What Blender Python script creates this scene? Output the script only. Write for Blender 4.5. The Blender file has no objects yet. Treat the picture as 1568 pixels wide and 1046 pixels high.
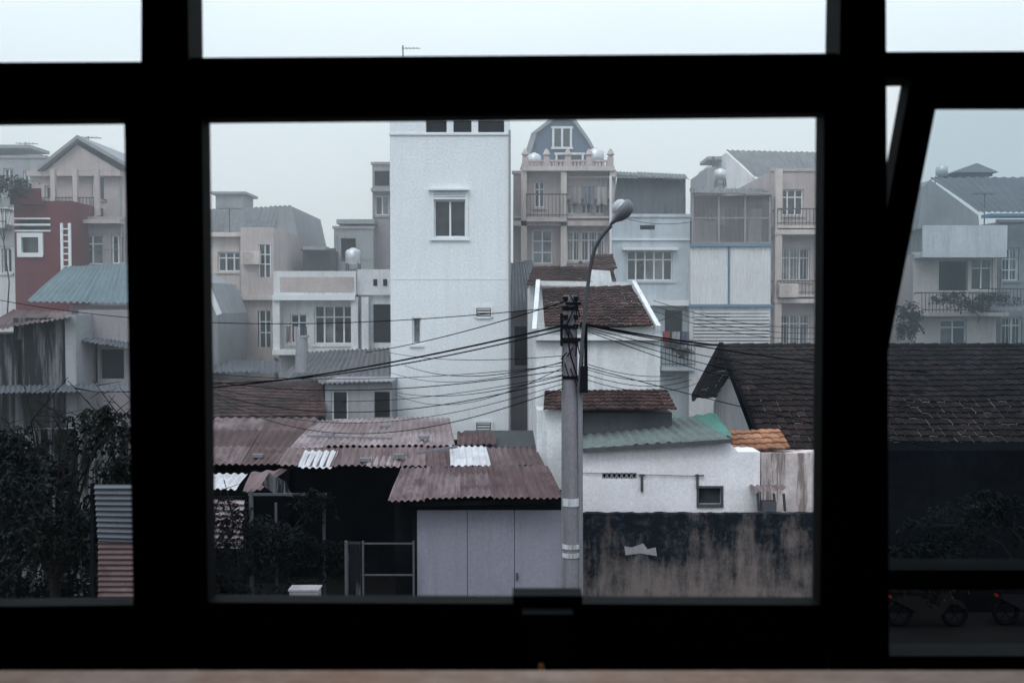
import bpy, math, random
from math import radians, sin, cos, pi
from mathutils import Vector
random.seed(7)
S=bpy.context.scene
F=1524.0; TH=radians(2.0); CZ=7.0
def P(px,py,d):
    cx=(px-784)/F; cy=(523-py)/F
    k=d/(cos(TH)+cy*sin(TH))
    return Vector((cx*k,d,CZ+(-sin(TH)+cy*cos(TH))*k))
def X(px,d,py=470): return P(px,py,d).x
def Z(py,d): return P(784,py,d).z

# ---------------- materials ----------------
def nt(name):
    m=bpy.data.materials.new(name); m.use_nodes=True
    n=m.node_tree.nodes; l=m.node_tree.links
    b=n['Principled BSDF']; return m,n,l,b
def ramp(n,l,src,p0,p1,c0=(0,0,0,1),c1=(1,1,1,1)):
    r=n.new('ShaderNodeValToRGB'); r.color_ramp.elements[0].position=p0; r.color_ramp.elements[1].position=p1
    r.color_ramp.elements[0].color=c0; r.color_ramp.elements[1].color=c1
    l.new(src,r.inputs[0]); return r.outputs[0]
def mix(n,l,a,b,f,bt='MIX'):
    m=n.new('ShaderNodeMix'); m.data_type='RGBA'; m.blend_type=bt
    for s,v in ((m.inputs[0],f),(m.inputs[6],a),(m.inputs[7],b)):
        if hasattr(v,'links'): l.new(v,s)
        elif isinstance(v,(int,float)): s.default_value=v
        else: s.default_value=(*v[:3],1)
    return m.outputs[2]
def mathn(n,l,op,a,b=0):
    m=n.new('ShaderNodeMath'); m.operation=op
    for s,v in ((m.inputs[0],a),(m.inputs[1],b)):
        if hasattr(v,'links'): l.new(v,s)
        else: s.default_value=v
    return m.outputs[0]
def noise(n,l,vec,scale,det=4,rough=.6,mapscale=None,off=(0,0,0)):
    mp=n.new('ShaderNodeMapping'); l.new(vec,mp.inputs[0])
    if mapscale: mp.inputs['Scale'].default_value=mapscale
    mp.inputs['Location'].default_value=off
    t=n.new('ShaderNodeTexNoise'); t.inputs['Scale'].default_value=scale; t.inputs['Detail'].default_value=det; t.inputs['Roughness'].default_value=rough
    l.new(mp.outputs[0],t.inputs['Vector']); return t.outputs[0]
def wall_mat(name,col,dirt=.35,dcol=(.12,.12,.13),bump=.3,seed=0,lo=.45,hi=.7,spec=.12):
    m,n,l,b=nt(name)
    g=n.new('ShaderNodeNewGeometry').outputs['Position']
    o=(seed*3.1,seed*1.7,seed*.9)
    st=noise(n,l,g,1.0,6,.7,(3.6,3.6,.26),o)
    bl=noise(n,l,g,.7,7,.7,None,o)
    fi=noise(n,l,g,14,3,.6)
    gr=noise(n,l,g,34,2,.7)
    a=ramp(n,l,st,lo,hi); c=ramp(n,l,bl,.42,.72)
    f=mathn(n,l,'MULTIPLY',mathn(n,l,'MAXIMUM',a,mathn(n,l,'MULTIPLY',c,.85)),dirt)
    grc=ramp(n,l,mathn(n,l,'ADD',mathn(n,l,'MULTIPLY',fi,.5),mathn(n,l,'MULTIPLY',gr,.5)),.3,.7)
    base=mix(n,l,[x*.8 for x in col],[min(1,x*1.13) for x in col],grc)
    out=mix(n,l,base,dcol,f)
    l.new(out,b.inputs['Base Color']); b.inputs['Roughness'].default_value=.9; b.inputs['Specular IOR Level'].default_value=spec
    bp=n.new('ShaderNodeBump'); bp.inputs['Strength'].default_value=bump; bp.inputs['Distance'].default_value=.02
    l.new(fi,bp.inputs['Height']); l.new(bp.outputs[0],b.inputs['Normal'])
    return m
def plain(name,col,rough=.6,metal=0,var=.15,spec=.3):
    m,n,l,b=nt(name)
    g=n.new('ShaderNodeNewGeometry').outputs['Position']
    fi=noise(n,l,g,5,4)
    l.new(mix(n,l,[x*(1-var) for x in col],[x*(1+var) for x in col],fi),b.inputs['Base Color'])
    b.inputs['Roughness'].default_value=rough; b.inputs['Metallic'].default_value=metal; b.inputs['Specular IOR Level'].default_value=spec
    return m
def glass_mat(name,col):
    m,n,l,b=nt(name)
    g=n.new('ShaderNodeNewGeometry').outputs['Position']
    fi=ramp(n,l,noise(n,l,g,1.6,2),.35,.65)
    l.new(mix(n,l,[x*.5 for x in col],[x*1.8 for x in col],fi),b.inputs['Base Color'])
    b.inputs['Roughness'].default_value=.12
    bp=n.new('ShaderNodeBump'); bp.inputs['Strength'].default_value=.08; l.new(noise(n,l,g,1.2,1),bp.inputs['Height']); l.new(bp.outputs[0],b.inputs['Normal'])
    return m
def sheet_mat(name,cols,rough=.6,rust=.5,rustcol=(.09,.04,.035),metal=.0):
    m,n,l,b=nt(name)
    uv=n.new('ShaderNodeUVMap').outputs[0]
    sp=n.new('ShaderNodeSeparateXYZ'); l.new(uv,sp.inputs[0])
    idn=mathn(n,l,'FLOOR',mathn(n,l,'DIVIDE',sp.outputs[0],10.0))
    row=mathn(n,l,'FLOOR',mathn(n,l,'DIVIDE',sp.outputs[1],1.7))
    cb=n.new('ShaderNodeCombineXYZ'); l.new(idn,cb.inputs[0]); l.new(row,cb.inputs[1])
    wn=n.new('ShaderNodeTexWhiteNoise'); wn.noise_dimensions='3D'; l.new(cb.outputs[0],wn.inputs['Vector'])
    r=n.new('ShaderNodeValToRGB')
    r.color_ramp.elements[0].color=(*cols[0],1); r.color_ramp.elements[1].color=(*cols[-1],1)
    for i,c in enumerate(cols[1:-1]):
        e=r.color_ramp.elements.new((i+1)/(len(cols)-1)); e.color=(*c,1)
    l.new(wn.outputs[0],r.inputs[0])
    g=n.new('ShaderNodeNewGeometry').outputs['Position']
    st=noise(n,l,uv,1.0,6,.75,(6,.6,1))
    bl=noise(n,l,g,1.3,7,.75)
    f=mathn(n,l,'MULTIPLY',mathn(n,l,'MAXIMUM',ramp(n,l,st,.42,.64),ramp(n,l,bl,.47,.6)),rust)
    o=mix(n,l,r.outputs[0],rustcol,f)
    o=mix(n,l,o,[min(.6,x*1.7+.06) for x in cols[0]],mathn(n,l,'MULTIPLY',ramp(n,l,noise(n,l,g,2.6,6,.75,None,(9,2,5)),.58,.7),.45))
    l.new(o,b.inputs['Base Color'])
    b.inputs['Roughness'].default_value=rough; b.inputs['Metallic'].default_value=metal; b.inputs['Specular IOR Level'].default_value=.25
    return m
def tile_mat(name,c0,c1,moss=(.03,.032,.03),mf=.6,pu=.22,pv=.3):
    m,n,l,b=nt(name)
    uv=n.new('ShaderNodeUVMap').outputs[0]
    mp=n.new('ShaderNodeMapping'); mp.inputs['Scale'].default_value=(1/pu,1/pv,1); l.new(uv,mp.inputs[0])
    fl=n.new('ShaderNodeVectorMath'); fl.operation='FLOOR'; l.new(mp.outputs[0],fl.inputs[0])
    wn=n.new('ShaderNodeTexWhiteNoise'); wn.noise_dimensions='2D'; l.new(fl.outputs[0],wn.inputs['Vector'])
    g=n.new('ShaderNodeNewGeometry').outputs['Position']
    bl=ramp(n,l,noise(n,l,g,.9,6,.7),.4,.6)
    base=mix(n,l,c0,c1,wn.outputs[0])
    l.new(mix(n,l,base,moss,mathn(n,l,'MULTIPLY',bl,mf)),b.inputs['Base Color'])
    b.inputs['Roughness'].default_value=.9; b.inputs['Specular IOR Level'].default_value=.1
    return m

# ---------------- mesh builder ----------------
CUR=None
def root(name,loc):
    global CUR
    e=bpy.data.objects.new(name,None); e.location=loc; e.empty_display_size=.5
    S.collection.objects.link(e); CUR=e; return e
class MB:
    def __init__(s): s.v=[];s.f=[];s.uv=[];s.m=[]
    def poly(s,pts,uv=None,mi=0):
        i=len(s.v); s.v+= [tuple(p) for p in pts]; s.f.append(tuple(range(i,i+len(pts)))); s.m.append(mi)
        s.uv+= uv if uv else [(p[0]+p[1],p[2]) for p in pts]
    def box(s,x0,x1,y0,y1,z0,z1,mi=0):
        if x0>x1:x0,x1=x1,x0
        if y0>y1:y0,y1=y1,y0
        if z0>z1:z0,z1=z1,z0
        a=[(x0,y0,z0),(x1,y0,z0),(x1,y1,z0),(x0,y1,z0),(x0,y0,z1),(x1,y0,z1),(x1,y1,z1),(x0,y1,z1)]
        for q in ((0,1,5,4),(1,2,6,5),(2,3,7,6),(3,0,4,7),(4,5,6,7),(3,2,1,0)): s.poly([a[i] for i in q],mi=mi)
    def prism(s,pts,dy,mi=0):
        b=[(p[0],p[1]+dy,p[2]) for p in pts]; n=len(pts)
        s.poly(pts,mi=mi); s.poly(b[::-1],mi=mi)
        for i in range(n):
            j=(i+1)%n; s.poly([pts[j],pts[i],b[i],b[j]],mi=mi)
    def beam(s,a,b,w,h=None,mi=0):
        a=Vector(a);b=Vector(b);h=h or w; t=(b-a).normalized()
        up=Vector((0,0,1)) if abs(t.z)<.95 else Vector((0,1,0))
        r=t.cross(up).normalized(); u=r.cross(t)
        q=[r*w/2+u*h/2,-r*w/2+u*h/2,-r*w/2-u*h/2,r*w/2-u*h/2]
        A=[a+k for k in q];B=[b+k for k in q]
        for i in range(4):
            j=(i+1)%4; s.poly([A[i],A[j],B[j],B[i]],mi=mi)
        s.poly(A[::-1],mi=mi);s.poly(B,mi=mi)
    def cyl(s,a,b,r0,r1=None,n=12,mi=0):
        a=Vector(a);b=Vector(b);r1=r0 if r1 is None else r1;t=(b-a).normalized()
        up=Vector((0,0,1)) if abs(t.z)<.95 else Vector((0,1,0))
        r=t.cross(up).normalized(); u=r.cross(t)
        A=[a+(r*cos(2*pi*i/n)+u*sin(2*pi*i/n))*r0 for i in range(n)]
        B=[b+(r*cos(2*pi*i/n)+u*sin(2*pi*i/n))*r1 for i in range(n)]
        for i in range(n):
            j=(i+1)%n; s.poly([A[i],A[j],B[j],B[i]],mi=mi)
        s.poly(A[::-1],mi=mi);s.poly(B,mi=mi)
    def obj(s,name,*mats,smooth=False,merge=False):
        me=bpy.data.meshes.new(name); me.from_pydata(s.v,[],s.f)
        u=me.uv_layers.new(name='UVMap')
        for i,c in enumerate(s.uv): u.data[i].uv=c
        for m in mats: me.materials.append(m)
        for i,p in enumerate(me.polygons): p.material_index=s.m[i]; p.use_smooth=smooth
        if merge:
            import bmesh
            bm=bmesh.new(); bm.from_mesh(me); bmesh.ops.remove_doubles(bm,verts=bm.verts,dist=1e-4); bm.to_mesh(me); bm.free()
        o=bpy.data.objects.new(name,me)
        S.collection.objects.link(o)
        if CUR is not None: 
            o.parent=CUR; off=Vector(CUR.location)
            for v in me.vertices: v.co-=off
        return o

M={}
M['white']=wall_mat('white_plaster',(.69,.70,.72),.5,(.23,.23,.25),seed=1)
M['tower']=wall_mat('tower_render',(.75,.78,.81),.2,(.42,.44,.47),bump=.8,seed=2)
M['cream']=wall_mat('cream_plaster',(.60,.53,.50),.5,(.2,.18,.175),seed=3)
M['pink']=wall_mat('pink_plaster',(.49,.425,.415),.55,(.17,.15,.155),seed=4)
M['mauve']=wall_mat('mauve_plaster',(.31,.285,.305),.55,(.11,.105,.12),seed=5)
M['grey']=wall_mat('grey_plaster',(.31,.315,.335),.55,(.11,.12,.135),seed=6)
M['dgrey']=wall_mat('dark_grey_render',(.085,.088,.10),.5,(.035,.035,.04),seed=7)
M['brown']=wall_mat('dark_brown_boards',(.12,.085,.07),.6,(.05,.035,.03),seed=17)
M['blue']=wall_mat('pale_blue_plaster',(.52,.58,.63),.5,(.19,.21,.24),seed=8)
M['red']=wall_mat('red_painted_wall',(.13,.022,.028),.4,(.04,.012,.013),seed=9)
M['peel']=wall_mat('peeling_plaster',(.68,.60,.60),.85,(.14,.10,.09),seed=10,lo=.48,hi=.58)
M['stain']=wall_mat('mouldy_wall',(.22,.22,.235),1,(.008,.009,.011),seed=11,lo=.36,hi=.52)
M['conc']=wall_mat('concrete',(.2,.2,.22),.5,(.07,.07,.08),seed=12)
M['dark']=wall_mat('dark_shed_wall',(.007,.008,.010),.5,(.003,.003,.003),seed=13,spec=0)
M['trim']=plain('white_trim',(.68,.70,.72),.6)
M['glass']=glass_mat('house_glass',(.02,.024,.03))
M['glass2']=glass_mat('curtained_glass',(.12,.125,.14))
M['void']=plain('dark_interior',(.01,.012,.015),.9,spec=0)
M['iron']=plain('painted_iron',(.06,.06,.07),.6)
M['bluesteel']=plain('blue_steel',(.12,.22,.31),.5)
M['slate']=sheet_mat('slate_sheet',[(.08,.088,.105),(.11,.12,.14)],.7,.3,(.05,.05,.06))
M['rust']=sheet_mat('rusty_tin',[(.105,.064,.066),(.14,.09,.092),(.2,.15,.158),(.075,.046,.047),(.12,.076,.078)],.75,.8,(.04,.023,.023))
M['tin']=sheet_mat('weathered_tin',[(.33,.27,.28),(.4,.345,.37),(.22,.165,.17),(.3,.25,.26)],.6,.7,(.11,.068,.07))
M['patch']=sheet_mat('patched_tin',[(.09,.058,.06),(.2,.145,.15),(.12,.078,.08),(.3,.25,.26)],.7,.6,(.045,.027,.028))
M['newtin']=sheet_mat('new_zinc',[(.52,.53,.56),(.6,.61,.64)],.55,.4,(.25,.18,.18))
M['whitesheet']=sheet_mat('white_cladding_sheet',[(.66,.67,.69),(.7,.71,.73)],.55,.25,(.35,.3,.3))
M['teal']=sheet_mat('teal_tin',[(.10,.15,.17),(.125,.18,.2)],.7,.4,(.05,.065,.075))
M['greyroof']=sheet_mat('grey_fibre_sheet',[(.12,.122,.135),(.16,.165,.18)],.8,.55,(.05,.05,.053))
M['green']=sheet_mat('green_tin',[(.11,.145,.135),(.14,.165,.16),(.1,.13,.125)],.7,.5,(.06,.06,.062))
M['mint']=sheet_mat('mint_tin',[(.06,.18,.15),(.08,.21,.18)],.7,.4,(.05,.08,.075))
M['tileR']=tile_mat('brown_clay_tiles',(.052,.029,.029),(.095,.055,.053),mf=.7,moss=(.02,.018,.018))
M['tileD']=tile_mat('dark_clay_tiles',(.011,.008,.009),(.03,.021,.022),mf=.7,moss=(.007,.007,.007))
M['tileO']=tile_mat('orange_clay_tiles',(.26,.11,.06),(.40,.21,.13),moss=(.07,.035,.025),mf=.7)

def stained_wall():
    m,n,l,b=nt('stained_boundary_concrete')
    g=n.new('ShaderNodeNewGeometry').outputs['Position']
    sp=n.new('ShaderNodeSeparateXYZ'); l.new(g,sp.inputs[0])
    h=n.new('ShaderNodeMapRange'); h.inputs[1].default_value=.8; h.inputs[2].default_value=2.5; l.new(sp.outputs[2],h.inputs[0])
    s1=noise(n,l,g,1.0,7,.72,(2.2,2.2,.42)); s2=noise(n,l,g,1.2,9,.78,(1,1,1),(4,4,4))
    v=mathn(n,l,'ADD',mathn(n,l,'MULTIPLY',h.outputs[0],.22),mathn(n,l,'ADD',mathn(n,l,'MULTIPLY',s1,.75),mathn(n,l,'MULTIPLY',s2,.62)))
    c=ramp(n,l,v,.63,.86,(.155,.125,.12,1),(.007,.010,.014,1))
    c2=mix(n,l,c,(.075,.09,.11),mathn(n,l,'MULTIPLY',ramp(n,l,noise(n,l,g,4,8,.78),.5,.66),.45))
    l.new(c2,b.inputs['Base Color']); b.inputs['Roughness'].default_value=.95; b.inputs['Specular IOR Level'].default_value=.1
    bp=n.new('ShaderNodeBump'); bp.inputs['Strength'].default_value=.7; bp.inputs['Distance'].default_value=.03; l.new(noise(n,l,g,5,6,.7),bp.inputs['Height']); l.new(bp.outputs[0],b.inputs['Normal'])
    return m
M['bound']=stained_wall()

# ---------------- building helpers ----------------
def wall_holes(name,x0,x1,z0,z1,y,yb,holes,mat,rev=.16):
    hs=[]
    for h in holes:
        a,b,c,d=max(h[0],x0+.02),min(h[1],x1-.02),max(h[2],z0+.02),min(h[3],z1-.02)
        if b-a>.03 and d-c>.03: hs.append((a,b,c,d))
    xs=sorted({x0,x1,*[h[0] for h in hs],*[h[1] for h in hs]}); zs=sorted({z0,z1,*[h[2] for h in hs],*[h[3] for h in hs]})
    mb=MB()
    for i in range(len(xs)-1):
        for j in range(len(zs)-1):
            cx=(xs[i]+xs[i+1])/2; cz=(zs[j]+zs[j+1])/2
            if any(h[0]<cx<h[1] and h[2]<cz<h[3] for h in hs): continue
            mb.poly([(xs[i],y,zs[j]),(xs[i+1],y,zs[j]),(xs[i+1],y,zs[j+1]),(xs[i],y,zs[j+1])])
    for a,b,c,d in hs:
        r=y+rev+.06
        mb.poly([(a,y,c),(a,r,c),(b,r,c),(b,y,c)]); mb.poly([(a,y,d),(b,y,d),(b,r,d),(a,r,d)])
        mb.poly([(a,y,c),(a,y,d),(a,r,d),(a,r,c)]); mb.poly([(b,y,c),(b,r,c),(b,r,d),(b,y,d)])
    mb.poly([(x0,y,z0),(x0,y,z1),(x0,yb,z1),(x0,yb,z0)]); mb.poly([(x1,y,z0),(x1,yb,z0),(x1,yb,z1),(x1,y,z1)])
    mb.poly([(x0,yb,z0),(x0,yb,z1),(x1,yb,z1),(x1,yb,z0)]); mb.poly([(x0,y,z1),(x1,y,z1),(x1,yb,z1),(x0,yb,z1)])
    return mb.obj(name,mat)
def house(name,d,px0,px1,pyt,mat,depth=8,wins=(),z0=0,coping=True,trim='trim',clutter=True):
    x0,x1,z1=X(px0,d),X(px1,d),Z(pyt,d)
    root(name,((x0+x1)/2,d+depth/2,0))
    holes=[]
    for w in wins:
        a=P(w[0],w[1],d);b=P(w[2],w[3],d); holes.append((a.x,b.x,b.z,a.z))
    wall_holes('walls',x0,x1,z0,z1,d,d+depth,holes,M[mat])
    fr=MB();gl=MB();g2=MB();vo=MB();sl=MB()
    for w,h in zip(wins,holes):
        k=w[4] if len(w)>4 else 'c'; nx=w[5] if len(w)>5 else 2; nz=w[6] if len(w)>6 else 1
        a,b,c,e=h; yy=d+.14
        if k=='v': vo.poly([(a,d+.2,c),(b,d+.2,c),(b,d+.2,e),(a,d+.2,e)]); continue
        for i in range(nx):
            xa=a+(b-a)*i/nx; xb=a+(b-a)*(i+1)/nx; tgt=gl if random.random()<.72 else g2; off=random.uniform(0,.03)
            tgt.poly([(xa,yy+.03+off,c),(xb,yy+.03,c),(xb,yy+.03,e),(xa,yy+.03+off,e)])
        t=.055
        fr.box(a,a+t,yy-.03,yy+.02,c,e);fr.box(b-t,b,yy-.03,yy+.02,c,e);fr.box(a+t,b-t,yy-.03,yy+.02,e-t,e);fr.box(a+t,b-t,yy-.03,yy+.02,c,c+t)
        for i in range(1,nx):
            xx=a+(b-a)*i/nx; fr.box(xx-.03,xx+.03,yy-.025,yy+.018,c+t,e-t)
        for i in range(1,nz):
            q=e-(e-c)*(i/nz if nz>2 else .3); fr.box(a+t,b-t,yy-.02,yy+.015,q-.025,q+.025)
        sl.box(a-.08,b+.08,d-.07,d-.003,c-.09,c-.01)
        if k=='g':
            m=int((b-a)/.13)
            for i in range(1,m): fr.box(a+(b-a)*i/m-.008,a+(b-a)*i/m+.008,d+.02,d+.035,c,e)
    if fr.f: fr.obj('window_frames',M[trim])
    if gl.f: gl.obj('window_glass',M['glass'])
    if g2.f: g2.obj('curtained_windows',M['glass2'])
    if vo.f: vo.obj('dark_openings',M['void'])
    if sl.f: sl.obj('window_sills',M[mat])
    if coping:
        c=MB(); c.box(x0-.06,x1+.06,d-.07,d+.15,z1-.02,z1+.1); c.obj('parapet_coping',M['mauve' if mat in('grey','mauve') else mat])
    if clutter and d>36 and x1-x0>1.5:
        c=MB(); xx=x0+.12 if random.random()<.5 else x1-.12
        c.cyl((xx,d-.06,1),(xx,d-.06,z1-.3),.04,n=6)
        zc=z1-random.uniform(1,2.5); c.box(x0+.05,x1-.05,d-.03,d-.004,zc,zc+.02); c.obj('drain_pipe_and_cable',M['grey'])
        if random.random()<.8:
            c=MB(); ax=random.uniform(x0+.3,x1-.3); az=z1+random.uniform(1,1.8); c.cyl((ax,d+2,z1),(ax,d+2,az),.025,n=5)
            c.beam((ax-.5,d+2,az-.05),(ax+.5,d+2.2,az-.05),.025)
            for i in range(5): c.beam((ax-.4+.2*i,d+1.8,az-.05),(ax-.4+.2*i,d+2.35,az-.05),.015)
            c.obj('tv_antenna',M['iron'])
    return x0,x1,z1
def slab(name,px0,px1,py,d,proj=.5,th=.15,mat='trim'):
    mb=MB(); z=Z(py,d); mb.box(X(px0,d),X(px1,d),d-proj,d-.003,z-th,z); return mb.obj(name,M[mat])
def balcony(px0,px1,pyf,pyr,d,proj=.8,mat='trim',rail='iron',solid=False,sp=.14):
    z0=Z(pyf,d);z1=Z(pyr,d);x0,x1=X(px0,d),X(px1,d)
    mb=MB(); mb.box(x0,x1,d-proj,d-.003,z0-.16,z0); mb.obj('balcony_slab',M[mat])
    r=MB(); 
    if solid: r.box(x0,x1,d-proj,d-proj+.1,z0+.002,z1)
    else:
        r.box(x0,x1,d-proj+.02,d-proj+.07,z1-.05,z1); r.box(x0,x1,d-proj+.03,d-proj+.06,z0+.08,z0+.12)
        n=max(2,int((x1-x0)/sp))
        for i in range(n+1):
            xx=x0+(x1-x0)*i/n; r.box(xx-.012,xx+.012,d-proj+.033,d-proj+.057,z0,z1-.05)
        for xx in (x0,x1): r.box(xx-.02,xx+.02,d-proj+.07,d,z1-.05,z1)
    r.obj('balcony_railing',M[rail])
def acunit(px,py,d):
    q=P(px,py,d); c=MB(); c.box(q.x-.38,q.x+.38,q.y-.32,q.y-.04,q.z-.27,q.z+.27)
    for i in range(9): c.box(q.x-.32,q.x+.12,q.y-.335,q.y-.322,q.z-.22+i*.05,q.z-.2+i*.05)
    c.cyl((q.x-.1,q.y-.34,q.z),(q.x-.1,q.y-.35,q.z),.07,n=10)
    for s in(-.25,.25): c.beam((q.x+s,q.y-.3,q.z-.29),(q.x+s,q.y,q.z-.29),.03)
    c.obj('air_conditioner_unit',M['cream'])
def laundry(px0,px1,py,d,cols,seed=0):
    rr=random.Random(seed); a=P(px0,py,d);b=P(px1,py,d); n=len(cols)
    c=MB(); c.beam(a,b,.015); c.obj('clothes_line',M['iron'])
    for i,col in enumerate(cols):
        x=a.lerp(b,(i+.2)/n); w=(b-a).length/n*rr.uniform(.6,.85); h=rr.uniform(.45,.8); m=MB(); pr=None
        for j in range(9):
            u=j/8; p=x+Vector((w*u,.05*sin(u*11+i),0)); q=p+Vector((.02*sin(u*7),.05*sin(u*13+i),-h*(1-.1*sin(u*pi))))
            if pr: m.poly([pr[0],p,q,pr[1]])
            pr=(p,q)
        m.obj('hanging_cloth',plain('cloth_%d_%d'%(seed,i),col,.9))
def corr(name,A,B,C,D,mat,pitch=.15,amp=.022,sheet=.9,jit=.07,steps=5):
    A,B,C,D=map(Vector,(A,B,C,D)); nrm=(B-A).cross(D-A).normalized()
    if nrm.z<0: nrm=-nrm
    W=(B-A).length;L=(D-A).length; ns=max(1,round(W/sheet)); mb=MB()
    for s in range(ns):
        u0=s/ns; u1=min(1,(s+1)/ns+.04/W); j0=random.uniform(-jit,jit)/L; j1=random.uniform(-jit,jit)/L*.5; lift=(s%2)*.012+random.uniform(0,.012)
        nc=max(4,int((u1-u0)*W/pitch*6)); sid=random.randint(0,60)*10
        prev=None
        for i in range(nc+1):
            u=u0+(u1-u0)*i/nc; hgt=amp*sin(2*pi*u*W/pitch)+lift
            row=[]
            for j in range(steps+1):
                v=j0+(1+j1-j0)*j/steps
                p=(A+(B-A)*u)*(1-v)+(D+(C-D)*u)*v+nrm*(hgt+.02*sin(v*5+s)*min(1,jit*20))
                row.append((p,(sid+(u-u0)*W,v*L)))
            if prev:
                for j in range(steps):
                    q=[prev[j],row[j],row[j+1],prev[j+1]]; mb.poly([k[0] for k in q],[k[1] for k in q])
            prev=row
    return mb.obj(name,M[mat],smooth=True,merge=True)
def tiles(name,A,B,C,D,mat,pu=.22,pv=.3,ridge=True):
    A,B,C,D=map(Vector,(A,B,C,D)); nrm=(B-A).cross(D-A).normalized()
    if nrm.z<0: nrm=-nrm
    W=max((B-A).length,(C-D).length);L=(D-A).length; nu=int(W/pu*4); nr=max(2,round(L/pv)); mb=MB()
    def pt(u,v,h): return (A+(B-A)*u)*(1-v)+(D+(C-D)*u)*v+nrm*(h+.03*sin(u*W*.9)*sin(v*3))
    rnd={}
    for r in range(nr):
        v0=r/nr; v1=(r+1)/nr
        for i in range(nu):
            ua,ub=i/nu,(i+1)/nu
            h=lambda u:.025*abs(sin(pi*u*W/pu))
            k=(r,int(ua*W/pu+.01)); 
            if k not in rnd: rnd[k]=(random.uniform(-.006,.012),random.uniform(-.03,.03)/L)
            o,dv=rnd[k]; a0=h(ua)+o;b0=h(ub)+o
            q=[pt(ua,v0+dv,a0+.035),pt(ub,v0+dv,b0+.035),pt(ub,v1,b0),pt(ua,v1,a0)]
            uv=[(ua*W*.22/pu+.001,r*.3+.01),(ub*W*.22/pu-.001,r*.3+.01),(ub*W*.22/pu-.001,r*.3+.29),(ua*W*.22/pu+.001,r*.3+.29)]
            mb.poly(q,uv)
            mb.poly([pt(ua,v0+dv,a0-.01),pt(ub,v0+dv,b0-.01),q[1],q[0]],[uv[0],uv[1],uv[1],uv[0]])
    o=mb.obj(name,M[mat])
    if ridge:
        m2=MB(); k=max(3,int(W/.4))
        for i in range(k):
            p=D.lerp(C,i/k)+nrm*.01; q=D.lerp(C,(i+1.1)/k)+nrm*.03; m2.cyl(p,q,.075,.09,n=8)
        m2.obj(name+'_ridge',M[mat])
    return o
M['tank']=plain('stainless_tank',(.55,.57,.6),.35,.6)
def tank(px,py,d,r,legs=True):
    mb=MB(); c=P(px,py,d)
    prof=[(-1.0,.15),(-.9,.75),(-.7,1),(.55,1),(.8,.8),(1.0,.3),(1.08,.28),(1.1,.05)]
    for i in range(len(prof)-1):
        for k in range(20):
            a=2*pi*k/20;b=2*pi*(k+1)/20
            z0,r0=prof[i];z1,r1=prof[i+1]
            mb.poly([c+Vector((cos(a)*r0*r,sin(a)*r0*r,z0*r)),c+Vector((cos(b)*r0*r,sin(b)*r0*r,z0*r)),c+Vector((cos(b)*r1*r,sin(b)*r1*r,z1*r)),c+Vector((cos(a)*r1*r,sin(a)*r1*r,z1*r))])
    mb.obj('tank_body',M['tank'],smooth=True,merge=True)
    l=MB()
    for sx in(-1,1):
        for sy in(-1,1): l.beam(c+Vector((sx*r*.7,sy*r*.7,-r*.85)),c+Vector((sx*r*.8,sy*r*.8,-r*2.1)),.05)
        l.beam(c+Vector((sx*r*.75,-r*.75,-r*1.5)),c+Vector((-sx*r*.75,-r*.75,-r*1.9)),.03)
    l.obj('tank_stand',M['iron'])
def antenna(px,py0,py1,d):
    mb=MB(); a=P(px,py0,d);b=P(px,py1,d); mb.cyl(a,b,.02,n=6)
    for i in range(5):
        q=b-Vector((0,0,.1))+Vector((.12*i,0,0)); mb.beam(q-Vector((0,.25-.03*i,0)),q+Vector((0,.25-.03*i,0)),.012)
    mb.beam(b-Vector((.05,0,.1)),b+Vector((.6,0,-.1)),.018); mb.obj('tv_antenna',M['iron'])

# ================= GROUND =================
CUR=None
g=MB(); g.poly([(-3000,-3000,0),(3000,-3000,0),(3000,3000,0),(-3000,3000,0)]); g.obj('ground',wall_mat('dark_soil',(.012,.012,.013),.6,(.006,.007,.007),spec=0))
r=MB(); r.poly([(-80,9,.004),(80,9,.004),(80,17.5,.004),(-80,17.5,.004)]); r.obj('road',wall_mat('asphalt',(.05,.05,.052),.4,(.03,.03,.03)))
r=MB()
for i in range(-20,20): r.poly([(i*4,13.2,.008),(i*4+2,13.2,.008),(i*4+2,13.32,.008),(i*4,13.32,.008)])
r.obj('road_marking',plain('road_paint',(.5,.5,.48)))
r=MB(); r.box(-80,80,17.5,20,-.1,.13); r.obj('pavement',wall_mat('shade_toned_pavement',(.012,.012,.014),.5,(.007,.007,.008),spec=0))  # near-black pavement: the shade lying here is put into its colour

# ================= BACK ROW HOUSES =================
d=42
house('gabled_house',d,50,192,262,'pink',8,[(68,285,88,304),(110,272,120,304),(140,270,160,306),(122,360,158,404,'c',2,2)],coping=False)
gm=MB(); gm.prism([P(70,262,d-.3),P(184,262,d-.3),P(118,222,d-.3)],.3); gm.obj('gable_wall',M['pink'])
rf=MB()
for a,b in (((56,262),(118,213)),((118,213),(194,256))):
    A=P(*a,d-.6);B=P(*b,d-.6); rf.prism([A,A+Vector((0,0,.16)),B+Vector((0,0,.16)),B],7.5)
rf.obj('roof',M['grey'])
balcony(72,165,334,306,d,1.0,'pink','iron')
slab('cornice',50,192,264,d,.35,.2,'pink')
c=MB()
for px in(100,133,165): c.box(X(px,d)-.09,X(px,d)+.09,d-1,d-.8,Z(334,d)+.001,Z(264,d))
c.obj('balcony_columns',M['pink'])
house('grey_flat_roof_house',47,-60,74,242,'grey',8,[(5,258,20,280),(35,262,50,282)])
slab('roof_slab',-60,50,222,47,-2,.15,'grey')
q=MB(); q.box(X(-60,49),X(40,49),49,53,Z(242,49)-.1,Z(228,49)); q.obj('roof_room',M['grey'])
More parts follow.
